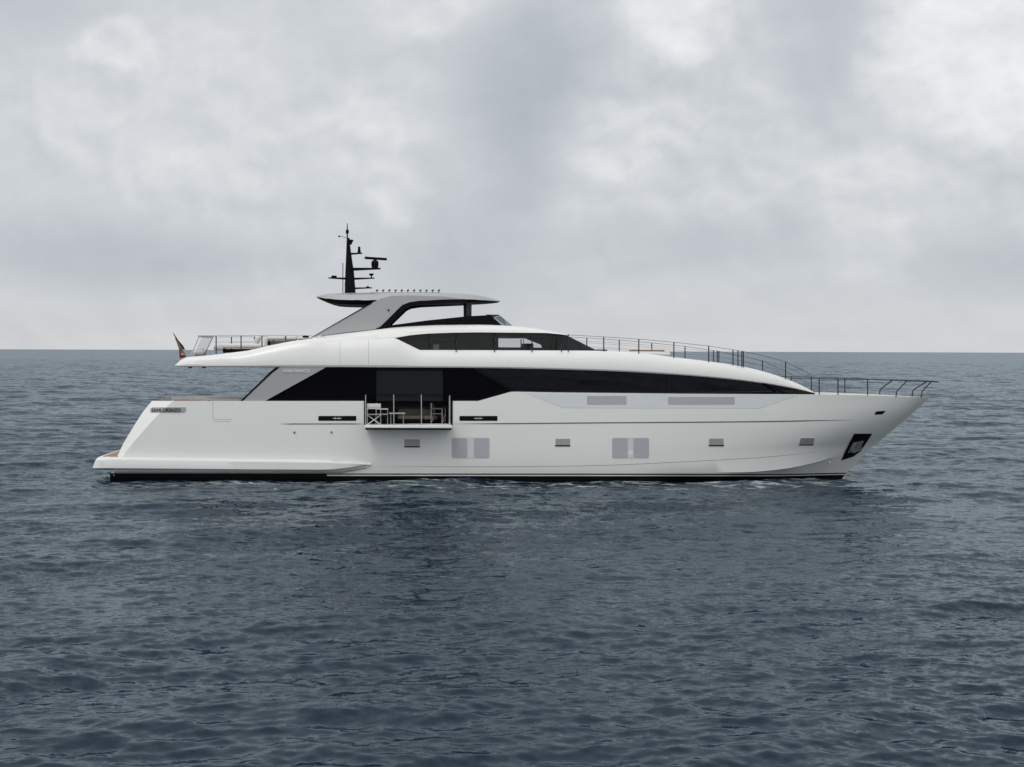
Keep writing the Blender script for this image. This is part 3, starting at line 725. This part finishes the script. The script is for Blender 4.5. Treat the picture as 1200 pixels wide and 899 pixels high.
panel('opening_frame', [(526.5,470),(530.5,470),(530.5,498.5),(528.8,498.5),(528,471.5),(526.5,471.5)], 3.83, .12, M['soft'], yacht, mirror=False, bevel=0)
panel('opening_frame', [(426.6,470),(430,470),(430,471.3),(428.2,471.3),(428.2,498),(426.6,498)], 3.83, .12, M['soft'], yacht, mirror=False, bevel=0)

# ---- hardtop, its legs and the screen below
def hardtop():
    TOP = [(371,347.4),(376,345.6),(385,344.2),(405,343.4),(440,342.8),(500,343),(530,343.4),(555,345.2),(572,348.4),(586,352.2)]
    MID = [(371,348),(382,349.6),(400,351),(432,351.6),(470,350.6),(520,350.4),(555,351),(575,352),(586,352.8)]
    LOW = [(371,348.8),(382,353.2),(393,356.2),(410,357),(434,357.2),(470,355.4),(520,354.4),(555,354.2),(575,353.8),(586,353.4)]
    HB = [(371,1.5),(376,2.0),(385,2.4),(400,2.65),(440,2.75),(520,2.7),(555,2.45),(575,1.95),(586,1.3)]
    t_, m_, l_, h_ = [pchip(*zip(*k)) for k in (TOP, MID, LOW, HB)]
    xs = [371,372,374,377,381,386,393,400] + [400+(550-400)*i/24 for i in range(1, 25)] + [556,562,568,574,579,583,586]
    prof = [[] for _ in range(8)]; mats = []
    for x in xs:
        T_, M_, L_, h = float(t_(x)), float(m_(x)), float(l_(x)), float(h_(x))
        for k, (y, hh) in enumerate(((T_, 0.02), (T_, h*.45), (T_+.2, h*.80), (T_*.7+M_*.3, h*.93), (M_, h), (M_+.35, h-.01), (L_, h-.16), (L_-.5, h-.9))):
            prof[k].append(P(x, y, -hh))
    bm = bmesh.new(); md = [0, 0, 0, 0, 1, 1, 1]
    g1 = grid(bm, prof, mats=md); g2 = grid(bm, [[Vector((p.x, -p.y, p.z)) for p in r] for r in prof], mats=md)
    for j in range(len(xs)-1):
        bm.faces.new((g1[0][j], g1[0][j+1], g2[0][j+1], g2[0][j]))
        f_ = bm.faces.new((g1[7][j], g1[7][j+1], g2[7][j+1], g2[7][j])); f_.material_index = 1
    for i in range(7):
        for e in (0, -1):
            f_ = bm.faces.new((g1[i][e], g1[i+1][e], g2[i+1][e], g2[i][e])); f_.material_index = 1 if i > 3 else 0
    bmesh.ops.remove_doubles(bm, verts=bm.verts, dist=.03)
    link('hardtop', bm, [M['grey'], M['soft']], yacht, 35)
hardtop()
LEG = [(367,394.6),(380,392.6),(400,390),(440,385.8),(446,383),(472,358),(480,354.6),(492,352.6),(520,351),(545,350.6),(520,347.6),(480,346.2),(458,347),(446,350),(434,356)]
panel('hardtop_leg', LEG, 2.86, .16, M['grey'], yacht, bevel=.02)
panel('leg_edge', [(365.5,394.8),(367,394.6),(434.5,356.4),(436.5,354.5),(433.5,355.5)], 2.89, .2, M['soft'], yacht, bevel=0)
panel('window_rim', [(440,385.6),(446,382.6),(471.5,357.4),(480,354.2),(492,352.4),(545,350.9),(548,351.4),(548,354.2),(494,356.6),(482,358.4),(476,361.4),(455.5,381.2),(466,381.4),(466,383.6),(455,385)], 2.90, .2, M['soft'], yacht, bevel=.008)
disc_b = bmesh.new(); c = P(455.3, 363.6, -2.88)
bmesh.ops.create_cone(disc_b, cap_ends=True, segments=16, radius1=.045, radius2=.04, depth=.04, matrix=Matrix.Translation(c) @ Matrix.Rotation(R(90), 4, 'X')); both('leg_light', disc_b, M['soft'], yacht)
panel('hardtop_pillar', [(546.8,353),(552.8,353),(552.6,371.5),(547,371.5)], 2.25, .1, M['rail'], yacht, bevel=.02)
# low dark windscreen round the flybridge
strip('flybridge_screen', [(442,385),(455,381.6),(500,375.6),(548,370.6),(568,369.6),(574,369),(588,381.2)], [(442,385.8),(480,383.3),(520,381.8),(560,381.2),(588,382)],
      lambda x, y: float(np.interp(x, [442,520,560,588], [2.84,2.8,2.6,2.3])), 0, .05, M['soft'], yacht, nrow=1)
strip('screen_glass', [(566,369.8),(584,369.4),(586,370),(600.5,381.6)], [(566,370.6),(572,371),(590,382),(600.5,382)], lambda x, y: float(np.interp(x, [566,600], [2.5,1.9])), 0, .02, M['tint'], yacht, nrow=1)
bm = bmesh.new(); q = [P(586,370,-2.2), P(600.5,381.8,-1.95)]; grid(bm, [q, [Vector((p.x, -p.y, p.z)) for p in q]]); link('screen_glass', bm, M['tint'], yacht)
panel('screen_cap', [(569.5,368.6),(584.5,368.8),(585,370.4),(571,370)], 2.4, .08, M['rail'], yacht, bevel=0)
bm = bmesh.new(); q = [P(570,369.6,-2.4), P(585,369.6,-2.2)]; grid(bm, [q, [Vector((p.x, -p.y, p.z)) for p in q]]); link('screen_cap', bm, M['rail'], yacht)
for x in [438.6+7.25*i for i in range(11)]:
    b_ = P(x+3.2, 343.3, -1.0); bm = bmesh.new()
    tubeb(bm, [b_, b_+Vector((0,0,.1))], .016, 6); tubeb(bm, [b_+Vector((-.05,0,.09)), b_+Vector((.05,0,.14))], .035, 8)
    link('roof_spotlight', bm, M['rail'], yacht)
tube('roof_bar', [P(434, 342.9, -1.0), P(516, 343.2, -1.0)], .018, M['rail'], yacht)

# ---- mast
mast = empty('mast', P(410, 344, 0), yacht)
def mt(name, pts, r, m='soft', n=8, tp=None): return tube(name, [P(x, y, d) for x, y, d in pts], r, M[m], mast, n, tp)
bm = bmesh.new()
prof = [((403.8,344.5),(417,344.5),.34),((404.6,320),(415,320),.30),((405.6,297),(411.6,297),.22),((406,286),(410.2,286),.17),((406.3,279),(409.8,279),.13)]
rings = []
for (l, lb), (r_, rb), h in prof:
    A, B = P(l, lb, 0), P(r_, rb, 0); c = (A+B)/2; w = (B.x-A.x)/2
    rings.append([bm.verts.new((c.x+w*math.copysign(abs(math.cos(t))**.6, math.cos(t)), h*math.copysign(abs(math.sin(t))**.6, math.sin(t)), c.z)) for t in [2*math.pi*k/16 for k in range(16)]])
for a, b in zip(rings, rings[1:]):
    for k in range(16): bm.faces.new((a[k], a[(k+1) % 16], b[(k+1) % 16], b[k]))
bm.faces.new(rings[-1]); bm.faces.new(rings[0]); link('mast_column', bm, M['soft'], mast, 50)
def arm(x0, y0, x1, y1, t0, t1, w):
    bm = bmesh.new(); vs = []
    for x, y, t_, ww in ((x0,y0,t0,w), (x1,y1,t1,w*.7)):
        c = P(x, y, 0); h = t_/26.7/2
        vs.append([bm.verts.new(c+Vector((0, sy*ww, sz*h))) for sy, sz in ((-1,-1),(1,-1),(1,1),(-1,1))])
    for k in range(4): bm.faces.new((vs[0][k], vs[0][(k+1)%4], vs[1][(k+1)%4], vs[1][k]))
    bm.faces.new(vs[0]); bm.faces.new(vs[1]); link('spreader', bm, M['soft'], mast, bevel=.012)
arm(410, 297.6, 424.5, 296.9, 2.0, 1.2, .22); arm(413, 315.6, 446, 314.9, 3.0, 1.4, .38); arm(414, 326.8, 439, 326.0, 2.2, 1.0, .28)
arm(405, 326.6, 384.8, 325.8, 2.2, 1.0, .28); arm(415, 338, 436, 337.4, 1.8, 1.0, .25)
def lathe(name, x, prof, m='soft'):
    bm = bmesh.new(); rs = []
    for y, r_ in prof:
        c = P(x, y, 0); rs.append([bm.verts.new(c+Vector((r_*math.cos(2*math.pi*k/16), r_*math.sin(2*math.pi*k/16), 0))) for k in range(16)])
    for a, b in zip(rs, rs[1:]):
        for k in range(16): bm.faces.new((a[k], a[(k+1)%16], b[(k+1)%16], b[k]))
    bm.faces.new(rs[0]); bm.faces.new(rs[-1]); return link(name, bm, M[m], mast, 40)
lathe('radar_pedestal', 439.4, [(314.6,.16),(313,.15),(311,.17),(307.5,.17),(306,.14),(304.6,.06),(303,.06)])
bm = bmesh.new(); a, b = P(427.5, 302.2, -.1), P(453.2, 303.9, .1); tubeb(bm, [a, a.lerp(b, .05), a.lerp(b, .95), b], .062, 10)
for v in bm.verts: v.co.z = (v.co.z - (a.z+b.z)/2)*1.0 + (a.z+b.z)/2
link('radar_scanner', bm, M['soft'], mast, 50)
lathe('searchlight', 420.9, [(296.5,.08),(294,.07),(291,.055),(289.6,.06),(289,.03)]); lathe('horn', 435.2, [(325.6,.03),(323.5,.03),(322.5,.10),(320.6,.11)])
lathe('satellite_puck', 391.4, [(325.4,.13),(323.6,.13),(323.0,.09)]); lathe('navigation_light', 431, [(337.1,.1),(336,.07),(335.4,.03)])
lathe('navigation_light', 407, [(278.8,.03),(274,.03),(273.6,.07),(270,.075),(269.2,.03),(261.5,.012)])
lathe('navigation_light', 411.6, [(284,.05),(283,.1),(281.5,.1),(280.8,.05)]); lathe('navigation_light', 410.6, [(287,.04),(285.5,.08),(284,.08)])
mt('whip_antenna', [(401.8,344,-.3),(401.8,308,-.3)], .018, 'rail', 6); mt('whip_antenna', [(404.6,344,-.6),(404.4,331,-.6)], .02, 'rail', 6)
mt('wind_vane', [(406.3,278.6,0),(397.6,276.8,0)], .012, 'rail', 6); lathe('wind_vane', 397.4, [(278,.03),(277.2,.045),(276,.03)])
lathe('mast_lamp', 410, [(313,.02),(312.2,.03),(311.6,.02)], 'steel')

# ---- railings
def railing(name, top, lows, posts, hbf, r=.018, mir=True):
    """top: outline of the hand rail; lows: outlines of the wires; posts: (x, ytop, ybase, x_base)"""
    for s in ((-1, 1) if mir else (-1,)):
        rt = empty(name, (0, 0, 0), yacht)
        def Q(x, y):
            p = P(x, y, -float(hbf(x))); return Vector((p.x, p.y*(-s), p.z))
        xs = np.linspace(top[0][0], top[-1][0], 40); fy = lambda k, x: float(np.interp(x, *zip(*k)))
        tube('hand_rail', [Q(x, fy(top, x)) for x in xs], r, M['rail'], rt, 6)
        for lw in lows:
            x2 = np.linspace(lw[0][0], lw[-1][0], 30); tube('rail_wire', [Q(x, fy(lw, x)) for x in x2], .0045, M['rail'], rt, 5)
        for x, y0, y1, xb_ in posts: tube('rail_post', [Q(xb_, y1), Q(x, y0)], max(r*1.4, .026), M['rail'], rt, 8)
hbr = lambda x: np.interp(x, [480,700,800,870,920,955,965], [3.62,3.6,3.42,3.02,2.5,2.05,1.9])
top = [(579,391),(623,391.2),(666,392.6),(707.5,394.8),(748.6,397.5),(789.7,401.2),(830.5,405.5),(868,411.4),(872,412),(895,417.2),(920.6,424),(935,431),(952,440)]
def low(k): return [(x, y + k*np.interp(x, [579,871,920,955], [19.5,18,18,17])) for x, y in top]
railing('side_railing', [t for t in top if t[0] >= 664], [[t for t in low(.33) if t[0] >= 664], [t for t in low(.66) if t[0] >= 664]],
        [(x, np.interp(x, *zip(*top))-.3, topf(x)+.3, x) for x in (707.5,748.6,789.7,830.5,859,864.8,869.3,871.2,920.6)], hbr, .010)
railing('side_railing', [(503,398.6),(579,395.5),(623,395),(666,394)], [], [(x, y, 412.4, x) for x, y in ((534.6,398),(579.5,396.5),(623.4,396),(658,403),(666,391.8))], lambda x: 3.68, .010)
hbd = lambda x: np.interp(x, [925,955,1000,1040,1065,1080,1099], [3.05,2.85,2.3,1.62,1.15,.75,.15])
sh = lambda x: float(np.interp(x, *zip(*TOPY)))
railing('bow_railing', [(927,443.2),(1016,444.6),(1060,446.2),(1086,447)], [[(948,455.2),(1024,456),(1090,458)]],
        [(960,443.3,sh(960),960),(982,443.6,sh(982),982),(1016.8,444.2,sh(1017),1016.8)], hbd, .018)
for s in (-1, 1):
    pr = empty('pulpit_railing', (0, 0, 0), yacht)
    def Q(x, y, h): p = P(x, y, -h); return Vector((p.x, -p.y*s, p.z))
    tube('hand_rail', [Q(1060,446.2,1.15), Q(1085,446.8,.62), Q(1099,447.4,.12)], .03, M['rail'], pr, 8)
    for xb_, xm, xt in ((1050,1050.5,1063.5),(1079.5,1080.5,1093)):
        h0 = float(hbd(xb_))*.95; h1 = max(.12, float(hbd(xt)))
        tube('rail_post', [Q(xb_, sh(xb_)+.5, h0), Q(xm, 459.5, h0), Q(xm+1.4, 457.3, h0*.97+h1*.03), Q(xt-1.2, 446.9, h1), Q(xt, 446.2, h1)], .028, M['rail'], pr, 8)

# ---- flybridge aft: glass wind screen, rail
sg = empty('aft_screen', (0, 0, 0), yacht)
def Pb(x, y, h): return P(x, y, -h)
bm = bmesh.new(); prism(bm, [(227,415.5),(237.5,394),(249.5,395.2),(240,415.5)], -3.1, -3.085); link('screen_pane', bm, M['clear'], sg)
tube('screen_frame', [Pb(223.6,416.5,3.1), Pb(233.6,393.8,3.1)], .022, M['steel'], sg); tube('screen_frame', [Pb(239.5,416,3.1), Pb(249.4,395.4,3.1)], .015, M['rail'], sg)
bm = bmesh.new(); prism(bm, [(232,393),(249.8,394),(249.2,396.4),(232,395.4)], -3.12, -3.0); link('screen_top_bar', bm, M['canvas'], sg)
tube('screen_frame', [P(233,393.6,-3.1), Vector((P(233,393.6,-3.1).x, 3.1, P(233,393.6,-3.1).z))], .02, M['canvas'], sg)
railing('aft_railing', [(236,393.6),(300,393.4),(366,393.6)], [[(250,401),(300,400.5)]], [(253.3,393.6,414.6,253.3),(282.5,393.5,411.5,282.5),(307,393.4,407,307),(335,393.4,401,335)], lambda x: 3.25, .009)

# ------------------------------------------------------------------ loose things on board
def rounded(name, px0, py0, px1, py1, y0, y1, m, parent, bev=.06, rot=0):
    a = P(px0, py0, y0); b = P(px1, py1, y0); c = (a+b)/2
    bm = bmesh.new(); boxb(bm, (c.x, (y0+y1)/2, c.z), (abs(b.x-a.x), abs(y1-y0), abs(a.z-b.z)), Matrix.Rotation(rot, 3, 'Y') if rot else None)
    mn = min(abs(b.x-a.x), abs(y1-y0), abs(a.z-b.z))
    bmesh.ops.bevel(bm, geom=list(bm.edges), offset=min(bev, mn*.45), segments=4, affect='EDGES', profile=.5)
    return link(name, bm, m, parent, 60)
def thing(name, label, cat, group=None, base=None): return tag(empty(name, base if base else (0, 0, 0)), label, cat, group)
yd = -2.2
t = thing('outdoor_sofa', 'low white sofa with long rounded cushions on a dark base beside the aft glass screen', 'sofa', base=P(285, 412, yd))
rounded('seat_cushion', 255, 402.6, 315, 408.6, yd-.5, yd+.4, M['cush'], t, .1); rounded('sofa_base', 261, 408.8, 312, 413.5, yd-.4, yd+.3, M['soft'], t, .02)
rounded('side_cushion', 250, 404.2, 262, 410.5, yd-.5, yd+.4, M['cush'], t, .1)
rounded('backrest', 297.5, 393.8, 303, 405.4, yd-.4, yd+.3, M['cush'], t, .08, R(28)); rounded('leg', 262, 409, 263.4, 414, yd-.45, yd-.35, M['soft'], t, .005)
t = thing('outdoor_sofa', 'longer white sofa with a bolster-like back raised higher, just behind the hardtop leg', 'sofa', base=P(338, 405, yd))
rounded('backrest', 313, 394, 334, 398.8, yd-.5, yd-.1, M['cush'], t, .09); rounded('backrest', 334.4, 394.2, 348, 399, yd-.5, yd-.1, M['cush'], t, .09); rounded('backrest', 348.4, 394.6, 366, 399, yd-.5, yd-.1, M['cush'], t, .09)
rounded('sofa_base', 313, 399.1, 362, 400.6, yd-.45, yd+.3, M['soft'], t, .01); rounded('seat_cushion', 311, 400.8, 352, 406.5, yd-.3, yd+.4, M['canvas'], t, .06)
rounded('leg', 314.2, 399, 316.4, 410, yd-.52, yd-.42, M['soft'], t, .01); rounded('leg', 309.5, 396, 313.5, 408, yd-.5, yd-.3, M['cush'], t, .05)
t = thing('deck_chair', 'pale rounded tub chair behind the glass screen at the aft end of the upper deck', 'chair', base=P(233, 416, -1.8))
rounded('seat', 226, 410.5, 240, 416.5, -2.3, -1.5, M['cush'], t, .12); rounded('backrest', 228.5, 407.4, 238, 412, -1.7, -1.45, M['cush'], t, .08); rounded('base', 228, 416.6, 238, 418, -2.2, -1.6, M['canvas'], t, .02)
t = thing('folded_awning', 'small dark folded cover lying at the foot of the hardtop leg', 'cover', base=P(360, 396, -3.1))
rounded('cover', 354.5, 393.2, 361.5, 395.8, -3.2, -2.9, M['soft'], t, .03); rounded('strap', 357, 392.9, 358, 396, -3.22, -2.88, M['rail'], t, .005)
t = thing('sun_pad', 'flat sunbathing pad with tan cushions on the foredeck behind the side railing', 'sun pad', base=P(768, 415, 0))
rounded('mattress', 720, 411.9, 786, 416.5, -1.7, 1.7, M['cush'], t, .08); rounded('cushion', 745, 409.9, 779, 411.9, -1.2, 1.2, M['tan'], t, .05)
rounded('backrest', 698, 409.6, 712, 412.6, -1.5, 1.5, M['soft'], t, .06)

def director_chair(name, label, x, y, rz, s=1.0, grp='folding chairs on the balcony', mm=('steel', 'canvas', 'cush')):
    mst, mca, mcu = [M[k] for k in mm]
    t = thing(name, label, 'chair', grp, base=(x, y, zt)); t.rotation_euler = (0, 0, rz)
    def part(n, fn, m, bev=0):
        bm = bmesh.new(); fn(bm); o = link(n, bm, m, None, 40, bev); o.parent = t; return o
    w, d = .29, .25
    for sy in (-1, 1):
        part('leg', lambda b, sy=sy: tubeb(b, [(-w, -d*sy*0+sy*d, 0), (w, sy*d, .42)], .014), mst); part('leg', lambda b, sy=sy: tubeb(b, [(w, sy*d, 0), (-w, sy*d, .42)], .014), mst)
    for sx in (-1, 1):
        part('arm_post', lambda b, sx=sx: tubeb(b, [(sx*w, -d, .02), (sx*w, -d, .66)], .014), mst)
        part('back_post', lambda b, sx=sx: tubeb(b, [(sx*w, d, .02), (sx*w, d, .92)], .014), mst)
        part('armrest', lambda b, sx=sx: boxb(b, (sx*w, 0, .665), (.06, .54, .025)), mcu, .008)
    part('seat', lambda b: boxb(b, (0, 0, .44), (.56, .46, .03)), mca, .01)
    part('backrest', lambda b: boxb(b, (0, d, .80), (.60, .025, .24)), mcu, .01)
    return t
director_chair('folding_chair', 'white folding chair standing nearest the left end post of the open balcony', P(438.5, 480, -4.3).x, -4.45, R(180))
director_chair('folding_chair', 'greyer folding chair turned sideways, second from the left end of the open balcony', P(447.5, 480, -4.3).x, -4.1, R(90))
def table(label, x, y, w, d, h, m, zz):
    t = thing('side_table', label, 'table', base=(x, y, zz))
    def part(n, fn, mm, bev=0): bm = bmesh.new(); fn(bm); o = link(n, bm, mm, None, 40, bev); o.parent = t
    part('table_top', lambda b: boxb(b, (0, 0, h), (w, d, .05)), m, .015)
    for sx in (-1, 1):
        for sy in (-1, 1): part('leg', lambda b, sx=sx, sy=sy: tubeb(b, [(sx*w*.38, sy*d*.38, 0), (sx*w*.38, sy*d*.38, h-.02)], .014), M['steel'])
zf = f0+.02
table('pale slim-legged table with white top in the saloon opening, right of the folding chairs', P(465.5, 480, -4.0).x, -4.1, .72, .5, .48, M['canvas'], zt)
def lounge(name, label, x, y, rz, w, m):
    t = thing(name, label, 'seat', base=(x, y, zf)); t.rotation_euler = (0, 0, rz)
    def part(n, fn, mm, bev=.05): bm = bmesh.new(); fn(bm); o = link(n, bm, mm, None, 60, bev); o.parent = t
    part('seat_cushion', lambda b: boxb(b, (0, 0, .32), (w, .7, .18)), m); part('base', lambda b: boxb(b, (0, 0, .14), (w*.94, .6, .16)), M['soft'], .01)
    part('backrest', lambda b: boxb(b, (0, .3, .52), (w, .14, .36)), m)
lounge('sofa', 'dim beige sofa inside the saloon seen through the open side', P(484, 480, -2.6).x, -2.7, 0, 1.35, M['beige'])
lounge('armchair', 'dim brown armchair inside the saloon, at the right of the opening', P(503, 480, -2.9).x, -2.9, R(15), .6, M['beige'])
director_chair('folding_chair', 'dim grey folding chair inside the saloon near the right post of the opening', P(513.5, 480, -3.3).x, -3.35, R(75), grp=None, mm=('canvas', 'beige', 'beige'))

# ensign: staff leaning aft with limp flag
t = thing('flagstaff', 'slanted staff with a limp red and dark flag at the upper deck tip', 'flag', base=P(218, 419, 0))
tube('staff', [P(218.5, 420, 0), P(202.5, 389.5, 0)], .022, M['gold'], t, 8, .014)
def drape(name, pts, m, th=.05):
    bm = bmesh.new(); n = len(pts); rows = []
    for sgn in (-1, 1):
        rows.append([[P(x0+(x1-x0)*k/6, y0+(y1-y0)*k/6, sgn*th*.5 + .07*math.sin(k*1.9+i*.7)*(i/n)) for k in range(7)] for i, ((x0, y0), (x1, y1)) in enumerate(pts)])
    a = grid(bm, rows[0]); b = grid(bm, rows[1])
    for i in range(n-1):
        for e in (0, -1): bm.faces.new((a[i][e], a[i+1][e], b[i+1][e], b[i][e]))
    for e in (0, -1):
        for k in range(6): bm.faces.new((a[e][k], a[e][k+1], b[e][k+1], b[e][k]))
    return link(name, bm, m, t, 60)
drape('flag', [((203.4,391.5),(204.2,391.5)),((207,399),(209.5,399.5)),((209,404.5),(214.5,405)),((210,409),(217.2,410))], M['navy'])
drape('flag_fold', [((204.8,396),(206,396.6)),((207.2,402),(210,402.8)),((209,407.2),(213.8,408.4)),((210.4,412),(216.4,413.6)),((213,416),(217.4,417))], M['tan'], .12)
drape('flag_fold', [((210,408.4),(211.6,408.8)),((210,413),(212.4,414)),((210.2,417),(218,417)),((210.6,420.4),(216.4,418.8))], M['red'], .16)
drape('flag_fold', [((211.8,414),(213.8,414)),((212.2,416.2),(215.6,416.2))], M['ivory'], .2)

for o in list(bpy.data.objects):
    if o.parent is not None and o.type == 'MESH' and o.get('label') is None: pass
